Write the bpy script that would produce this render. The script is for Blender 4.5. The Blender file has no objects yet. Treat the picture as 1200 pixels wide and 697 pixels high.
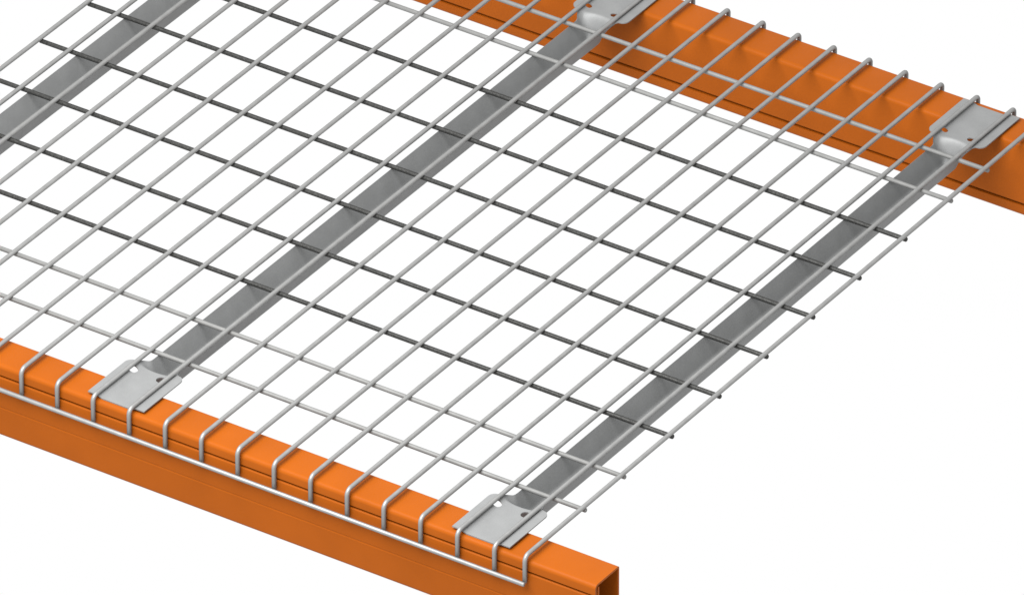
import bpy, bmesh, math, random
from mathutils import Vector

S = 0.05            # metres per mesh pitch (the spacing of the long wires)
scene = bpy.context.scene
col = scene.collection

# ---------------------------------------------------------------- camera
cd = bpy.data.cameras.new('camera')
cam = bpy.data.objects.new('camera', cd)
col.objects.link(cam)
cam.location = (150.092 * S, -229.126 * S, 183.021 * S)
cam.rotation_euler = (0.9960, 0.0, 0.5859)
cd.sensor_fit = 'HORIZONTAL'
cd.sensor_width = 36.0
cd.lens = 17116.3 / 1200.0 * 36.0
cd.clip_start = 0.5
cd.clip_end = 100.0
scene.camera = cam

# ---------------------------------------------------------------- white studio surroundings, lamps, exposure
w = bpy.data.worlds.new('World')
scene.world = w
w.use_nodes = True
bg = w.node_tree.nodes['Background']
bg.inputs['Color'].default_value = (1, 1, 1, 1)
bg.inputs['Strength'].default_value = 1.0

def area(name, loc, target, size, power, color=(1, 1, 1)):
    l = bpy.data.lights.new(name, 'AREA')
    l.shape = 'DISK'
    l.size = size
    l.energy = power
    l.color = color
    o = bpy.data.objects.new(name, l)
    col.objects.link(o)
    o.location = loc
    d = Vector(target) - Vector(loc)
    o.rotation_euler = d.to_track_quat('-Z', 'Y').to_euler()
    return o

area('key_lamp', (-0.50, -1.10, 2.20), (-0.25, 0.05, 0.0), 2.4, 165.0)

scene.view_settings.view_transform = 'Standard'
scene.view_settings.look = 'None'
scene.view_settings.exposure = 0.0
scene.view_settings.gamma = 1.0
scene.view_settings.use_curve_mapping = False
scene.cycles.max_bounces = 8

# ---------------------------------------------------------------- materials
def material(name, base, metallic, rough, spec=0.5, edge=None, coat=0.0, coat_rough=0.1,
             noise=(60.0, 0.08), fine=(900.0, 0.05), bump=0.0, bump_scale=700.0, stretch=(1, 1, 1)):
    m = bpy.data.materials.new(name)
    m.use_nodes = True
    nt = m.node_tree
    n = nt.nodes
    L = nt.links
    p = n['Principled BSDF']
    p.inputs['Metallic'].default_value = metallic
    p.inputs['Roughness'].default_value = rough
    p.inputs['Specular IOR Level'].default_value = spec
    if edge:
        p.inputs['Specular Tint'].default_value = (*edge, 1)
    p.inputs['Coat Weight'].default_value = coat
    p.inputs['Coat Roughness'].default_value = coat_rough
    tc = n.new('ShaderNodeTexCoord')
    mp = n.new('ShaderNodeMapping')
    mp.inputs['Scale'].default_value = stretch
    L.new(tc.outputs['Object'], mp.inputs['Vector'])
    def nz(scale, detail):
        t = n.new('ShaderNodeTexNoise')
        t.inputs['Scale'].default_value = scale
        t.inputs['Detail'].default_value = detail
        L.new(mp.outputs['Vector'], t.inputs['Vector'])
        return t
    a = nz(noise[0], 3.0)
    b = nz(fine[0], 2.0)
    ma = n.new('ShaderNodeMapRange')
    ma.inputs['From Min'].default_value = 0.3
    ma.inputs['From Max'].default_value = 0.7
    ma.inputs['To Min'].default_value = 1.0 - noise[1]
    ma.inputs['To Max'].default_value = 1.0 + noise[1]
    L.new(a.outputs['Fac'], ma.inputs['Value'])
    mb = n.new('ShaderNodeMapRange')
    mb.inputs['From Min'].default_value = 0.3
    mb.inputs['From Max'].default_value = 0.7
    mb.inputs['To Min'].default_value = 1.0 - fine[1]
    mb.inputs['To Max'].default_value = 1.0 + fine[1]
    L.new(b.outputs['Fac'], mb.inputs['Value'])
    mul = n.new('ShaderNodeMath')
    mul.operation = 'MULTIPLY'
    L.new(ma.outputs['Result'], mul.inputs[0])
    L.new(mb.outputs['Result'], mul.inputs[1])
    vm = n.new('ShaderNodeVectorMath')
    vm.operation = 'SCALE'
    vm.inputs[0].default_value = base
    L.new(mul.outputs[0], vm.inputs['Scale'])
    L.new(vm.outputs['Vector'], p.inputs['Base Color'])
    if bump > 0:
        c = nz(bump_scale, 2.0)
        bp = n.new('ShaderNodeBump')
        bp.inputs['Strength'].default_value = bump
        bp.inputs['Distance'].default_value = 0.0005
        L.new(c.outputs['Fac'], bp.inputs['Height'])
        L.new(bp.outputs['Normal'], p.inputs['Normal'])
    return m

ORANGE = material('orange_powder_coat', (0.288, 0.067, 0.0053), 0.0, 0.34, spec=0.05,
                  noise=(11.0, 0.07), fine=(1200.0, 0.03), bump=0.03, bump_scale=900.0)
WIRE = material('galvanised_wire', (0.29, 0.29, 0.285), 0.6, 0.5, spec=0.1, edge=(0.04, 0.04, 0.04),
                noise=(70.0, 0.07), fine=(1500.0, 0.06), bump=0.05, bump_scale=1200.0)
CROSS_WIRE = material('galvanised_cross_wire', (0.215, 0.215, 0.21), 0.35, 0.62, spec=0.1, edge=(0.04, 0.04, 0.04),
                      noise=(70.0, 0.07), fine=(1500.0, 0.06), bump=0.05, bump_scale=1200.0)
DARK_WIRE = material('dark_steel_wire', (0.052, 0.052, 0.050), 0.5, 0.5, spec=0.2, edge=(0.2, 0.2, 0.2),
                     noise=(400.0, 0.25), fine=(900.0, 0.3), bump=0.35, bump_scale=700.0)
SHEET = material('galvanised_sheet', (0.235, 0.238, 0.237), 0.35, 0.55, spec=0.1, edge=(0.3, 0.3, 0.3),
                 noise=(45.0, 0.05), fine=(700.0, 0.03), bump=0.03, bump_scale=500.0)

CUT_EDGE = material('sheared_sheet_edge', (0.035, 0.033, 0.030), 0.0, 0.6, spec=0.2, noise=(120.0, 0.2), fine=(900.0, 0.1))

# ---------------------------------------------------------------- mesh helpers
def link_mesh(name, bm, mat, parent=None, smooth=True, angle=35.0):
    bmesh.ops.recalc_face_normals(bm, faces=bm.faces)
    me = bpy.data.meshes.new(name)
    bm.to_mesh(me)
    bm.free()
    me.materials.append(mat)
    if smooth:
        me.polygons.foreach_set('use_smooth', [True] * len(me.polygons))
        me.set_sharp_from_angle(angle=math.radians(angle))
    o = bpy.data.objects.new(name, me)
    col.objects.link(o)
    o.parent = parent
    return o

def fillet(pts, radii, seg=6):
    """round the inner corners of a 2D polyline; radii per point (ends ignored)"""
    out = [Vector(pts[0])]
    for i in range(1, len(pts) - 1):
        p0, p1, p2 = Vector(pts[i - 1]), Vector(pts[i]), Vector(pts[i + 1])
        r = radii[i] if isinstance(radii, (list, tuple)) else radii
        a = (p0 - p1).normalized()
        b = (p2 - p1).normalized()
        ang = a.angle(b)
        if r <= 0 or abs(ang - math.pi) < 1e-3:
            out.append(p1)
            continue
        t = min(r / math.tan(ang / 2), (p0 - p1).length * 0.49, (p2 - p1).length * 0.49)
        s, e = p1 + a * t, p1 + b * t
        rr = t * math.tan(ang / 2)
        c = p1 + (a + b).normalized() * (rr / math.sin(ang / 2))
        vs, ve = s - c, e - c
        th = vs.angle(ve)
        for k in range(seg + 1):
            f = k / seg
            v = (vs * math.sin((1 - f) * th) + ve * math.sin(f * th)) / math.sin(th)
            out.append(c + v)
    out.append(Vector(pts[-1]))
    return out

def tube(path, r, sides=14, end_bevel=True):
    """round bar along a 3D path (pitch units in, metres out)"""
    bm = bmesh.new()
    path = [Vector(p) for p in path]
    n = len(path)
    rings = []
    t0 = (path[1] - path[0]).normalized()
    ref = Vector((0, 0, 1)) if abs(t0.z) < 0.9 else Vector((1, 0, 0))
    nrm = t0.cross(ref).normalized()
    stations = []
    for i in range(n):
        if i == 0:
            t = (path[1] - path[0]).normalized()
        elif i == n - 1:
            t = (path[-1] - path[-2]).normalized()
        else:
            t = ((path[i + 1] - path[i]).normalized() + (path[i] - path[i - 1]).normalized()).normalized()
        if end_bevel and i == 0:
            stations.append((path[0], t, 0.72))
            stations.append((path[0] + t * r * 0.28, t, 1.0))
        elif end_bevel and i == n - 1:
            stations.append((path[-1] - t * r * 0.28, t, 1.0))
            stations.append((path[-1], t, 0.72))
        else:
            stations.append((path[i], t, 1.0))
    for p, t, k in stations:
        nrm = (nrm - t * nrm.dot(t)).normalized()
        b = t.cross(nrm)
        rings.append([bm.verts.new((p + (nrm * math.cos(a) + b * math.sin(a)) * r * k) * S)
                      for a in [2 * math.pi * q / sides for q in range(sides)]])
    for i in range(len(rings) - 1):
        for q in range(sides):
            q2 = (q + 1) % sides
            bm.faces.new((rings[i][q], rings[i][q2], rings[i + 1][q2], rings[i + 1][q]))
    bm.faces.new(rings[0][::-1])
    bm.faces.new(rings[-1])
    return bm

def sheet_section(pts, thick, x0, x1):
    """a bent strip of sheet: 2D (y,z) centre line given thickness, extruded along x"""
    bm = bmesh.new()
    n = len(pts)
    L, R = [], []
    for i, p in enumerate(pts):
        if i == 0:
            t = (pts[1] - pts[0]).normalized()
            k = 1
        elif i == n - 1:
            t = (pts[-1] - pts[-2]).normalized()
            k = 1
        else:
            a = (pts[i] - pts[i - 1]).normalized()
            b = (pts[i + 1] - pts[i]).normalized()
            t = (a + b).normalized()
            k = 1 / max(0.5, t.dot(a))
        nn = Vector((-t.y, t.x))
        L.append(p + nn * thick * 0.5 * k)
        R.append(p - nn * thick * 0.5 * k)
    loop = L + R[::-1]
    # keep end edges softened with a few length-wise stations
    xs = [x0, x1]
    rings = [[bm.verts.new(Vector((x, q.x, q.y)) * S) for q in loop] for x in xs]
    m = len(loop)
    for i in range(m):
        j = (i + 1) % m
        bm.faces.new((rings[0][i], rings[0][j], rings[1][j], rings[1][i]))
    for e in range(2):
        for i in range(n - 1):
            q = (rings[e][i], rings[e][i + 1], rings[e][m - 2 - i], rings[e][m - 1 - i])
            bm.faces.new(q)
    return bm

def empty(name, loc, **props):
    o = bpy.data.objects.new(name, None)
    col.objects.link(o)
    o.location = loc
    o.empty_display_size = 0.05
    for k, v in props.items():
        o[k] = v
    return o

# ---------------------------------------------------------------- rack beams
BOT = -2.11                        # underside of both beams
TS = 0.055                        # sheet thickness
XR, XL = 1.845, -23.45            # beam ends

def beam(y_out, sgn, label, TOP, WB):
    """y_out: the face away from the deck; sgn: +1 when the deck lies towards +y"""
    root = empty('pallet_rack_beam', (0, 0, 0), label=label, category='rack beam', kind='thing',
                 group='orange rack beams under the wire deck')
    h = TS / 2
    yo = y_out + sgn * h            # centre line of the outer face
    yi = y_out + sgn * (WB - h)     # centre line of the inner face
    zt, zb = TOP - h, BOT + h
    step = 0.12 * sgn
    # section that shows its short lip at the top of the outer face
    cap = [(yo, -0.415), (yo, zt), (yi, zt), (yi, -1.735), (yi - step, -1.74), (yi - step, zb + 0.08)]
    r = [0, 0.085, 0.03, 0.01, 0.01, 0] if sgn > 0 else [0, 0.03, 0.085, 0.01, 0.01, 0]
    pa = fillet(cap, r, 7)
    link_mesh('upper_channel', sheet_section(pa, TS, XL, XR), ORANGE, root, angle=25)
    # its partner: web on the outer face, short lip at the foot of the inner face
    web = [(yo + step, zt - 0.08), (yo + step, -0.502), (yo, -0.507), (yo, -1.270), (yo + sgn * 0.008, -1.285),
           (yo + sgn * 0.008, -1.325), (yo, -1.340), (yo, zb), (yi, zb), (yi, -1.822)]
    r = [0, 0.01, 0.012, 0, 0, 0, 0, 0.085, 0.085, 0]
    pb = fillet(web, r, 7)
    link_mesh('lower_channel', sheet_section(pb, TS, XL, XR - 0.004), ORANGE, root, angle=25)
    return root

YF = -2.438                        # long wires turn down here in front
YB = 19.637                        # and here behind
R = 0.054                          # wire radius
FACE_F = YF + R + 0.012
FACE_B = YB - R - 0.002
beam(FACE_F, 1, 'orange front beam with its open cut end showing, nearest the viewer', -0.147, 0.985)
beam(FACE_B, -1, 'orange rear beam running off the upper right corner, behind the wires', -0.131, 1.022)

# ---------------------------------------------------------------- wire deck
E_R, E_L, B, B0 = 0.8204, 0.8753, 1.9871, 1.619
xs = [0.0] + [-(E_R + j) for j in range(21)]
xs.append(-(E_R + 20 + E_L))
ys = [0.0] + [B0 + k * B for k in range(8)] + [B0 + 7 * B + 1.602]
DROP = -0.70
deck = empty('wire_mesh_deck', (0, 0, 0), category='wire deck',
             label='galvanised welded wire mesh deck with three sheet steel support channels, lying across two orange beams')

path2 = fillet([(YF, DROP), (YF, 0.0), (YB, 0.0), (YB, DROP)], [0, 0.145, 0.105, 0], 8)
base = tube([(0, p.x, p.y) for p in path2], R, 14)
first = link_mesh('long_wire', base, WIRE, deck, angle=50)
first.location.x = 0
for x in xs[1:]:
    c = first.copy()
    col.objects.link(c)
    c.parent = deck
    c.location.x = x * S

XW0, XW1 = xs[-1] - 0.045, 0.047
light = link_mesh('cross_wire', tube([(XW0, 0, 0), (XW1, 0, 0)], R, 14), CROSS_WIRE, deck, angle=50)
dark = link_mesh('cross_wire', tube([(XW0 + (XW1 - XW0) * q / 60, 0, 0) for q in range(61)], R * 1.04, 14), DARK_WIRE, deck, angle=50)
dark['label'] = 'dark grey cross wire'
ZC = -(2 * R - 0.004)
def place(o, y, z):
    o.location = (0, y * S, z * S)
usedl = usedd = False
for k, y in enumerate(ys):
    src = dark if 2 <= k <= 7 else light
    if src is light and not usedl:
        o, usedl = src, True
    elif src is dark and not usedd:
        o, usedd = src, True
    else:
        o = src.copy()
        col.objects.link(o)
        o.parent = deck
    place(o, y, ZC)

# horizontal wires that close the turned-down edges, front and back
e = link_mesh('edge_wire', tube([(XW0 + 0.0, 0, 0), (0.055, 0, 0)], R, 14), WIRE, deck, angle=50)
place(e, YF - 2 * R + 0.012, DROP + 0.01)
e2 = e.copy()
col.objects.link(e2)
e2.parent = deck
place(e2, YB + 2 * R - 0.012, DROP + 0.01)

# ---------------------------------------------------------------- support channels
def sstep(a, b, t):
    t = max(0.0, min(1.0, (t - a) / (b - a)))
    return t * t * (3 - 2 * t)

def lerp(a, b, t):
    return a + (b - a) * t

NF, NS, NB = 3, 5, 10     # points on flange, slope/wall, half floor
ZTOP, ZFLOOR, ZDEEP, ZEDGE = -0.054, -0.115, -0.70, -0.168

def resample(pts, n):
    pts = [Vector(p) for p in pts]
    seg = [(b - a).length for a, b in zip(pts, pts[1:])]
    tot = sum(seg)
    out = []
    for k in range(n):
        t = tot * k / (n - 1)
        i = 0
        while i < len(seg) - 1 and t > seg[i]:
            t -= seg[i]
            i += 1
        q = pts[i].lerp(pts[i + 1], min(1.0, t / seg[i]))
        out.append((q.x, q.y))
    return out

PLATE = resample(fillet([(0.53, ZTOP), (0.39, ZFLOOR), (0.0, ZFLOOR)], [0, 0.03, 0], 10), 26)
DEEP = resample(fillet([(0.380, ZEDGE), (0.150, ZDEEP), (0.0, ZDEEP)], [0, 0.26, 0], 10), 26)

def section(d):
    """half cross-section (offset from the middle, height) at a distance d from the plate's outer end"""
    L = 1.66                                  # flanges end here
    # outer half width of the flange: rounded corner, then a concave neck to the channel wall
    if d < L - 0.20:
        wo = 0.78
    elif d < L:
        q = (d - (L - 0.20)) / 0.20
        wo = 0.585 + 0.195 * math.sqrt(max(0.0, 1 - q * q))
    else:
        q = min(1.0, (d - L) / 0.50)
        wo = 0.385 + 0.20 * (1 - math.sin(q * math.pi / 2)) ** 1.5
    pts = []
    body = []
    for (ax, az), (bx_, bz) in zip(PLATE, DEEP):
        lag = 0.085 * (ax / 0.53) ** 2
        m = sstep(L - 0.12 + lag, L + 0.25 + lag, d)
        body.append((lerp(ax, bx_, m ** 1.7), lerp(az, bz, m)))
    wi, zf = body[0]
    wo = max(wo, wi + 0.004)
    for i in range(NF):
        pts.append((lerp(wo, wi, i / NF), zf))
    return pts + body

def channel_mesh(length):
    ds = []
    d = 0.0
    while d < 1.40:
        ds.append(d)
        d += 0.14
    d = 1.42
    while d < 2.30:
        ds.append(d)
        d += 0.02
    d = 2.4
    while d < length / 2:
        ds.append(d)
        d += 1.0
    stations = [(x, section(x)) for x in ds]
    full = stations + [(length - x, s) for x, s in reversed(stations)]
    bm = bmesh.new()
    rows = []
    for yy, s in full:
        line = [(-a, b) for a, b in s] + [(a, b) for a, b in reversed(s[:-1])]
        rows.append([bm.verts.new(Vector((a, yy, b)) * S) for a, b in line])
    for i in range(len(rows) - 1):
        for j in range(len(rows[0]) - 1):
            bm.faces.new((rows[i][j], rows[i][j + 1], rows[i + 1][j + 1], rows[i + 1][j]))
    bmesh.ops.remove_doubles(bm, verts=bm.verts, dist=1e-7)
    # thickness downwards
    bm.normal_update()
    up = sum(f.normal.z for f in bm.faces)
    if up < 0:
        bmesh.ops.reverse_faces(bm, faces=bm.faces)
    me = bpy.data.meshes.new('tmp')
    bm.to_mesh(me)
    bm.free()
    o = bpy.data.objects.new('tmp', me)
    col.objects.link(o)
    so = o.modifiers.new('t', 'SOLIDIFY')
    so.thickness = 0.030 * S
    so.offset = -1
    so.material_offset_rim = 1
    me.materials.append(SHEET)
    me.materials.append(CUT_EDGE)
    cb = bmesh.new()
    for dd in (2.25 - 0.885, length - (2.25 - 0.885)):
        for xx in ((-0.47, 0.30) if dd < length / 2 else (-0.45, 0.27)):
            rad = 0.115 if dd < length / 2 else 0.085
            r = bmesh.ops.create_cone(cb, cap_ends=True, segments=32, radius1=rad * S, radius2=rad * S, depth=0.4 * S)
            bmesh.ops.translate(cb, verts=r['verts'], vec=Vector((xx, dd, -0.1)) * S)
    cm = bpy.data.meshes.new('cut')
    cb.to_mesh(cm)
    cb.free()
    co = bpy.data.objects.new('cut', cm)
    col.objects.link(co)
    bo = o.modifiers.new('b', 'BOOLEAN')
    bo.operation = 'DIFFERENCE'
    bo.object = co
    bo.solver = 'EXACT'
    dg = bpy.context.evaluated_depsgraph_get()
    dg.update()
    res = bpy.data.meshes.new_from_object(o.evaluated_get(dg))
    bpy.data.objects.remove(o)
    bpy.data.objects.remove(co)
    bpy.data.meshes.remove(cm)
    res.name = 'support_channel'
    res.materials.clear()
    res.materials.append(SHEET)
    res.materials.append(CUT_EDGE)
    res.polygons.foreach_set('use_smooth', [True] * len(res.polygons))
    res.set_sharp_from_angle(angle=math.radians(32))
    return res

Y0 = -2.25
LEN = (19.55 - (Y0 - FACE_F)) - Y0
chm = channel_mesh(LEN)
for cx in ((xs[1] + xs[2]) / 2 + 0.01, (xs[11] + xs[12]) / 2 + 0.01, (xs[20] + xs[21]) / 2 + 0.0):
    o = bpy.data.objects.new('support_channel', chm)
    col.objects.link(o)
    o.parent = deck
    o.location = (cx * S, Y0 * S, 0)
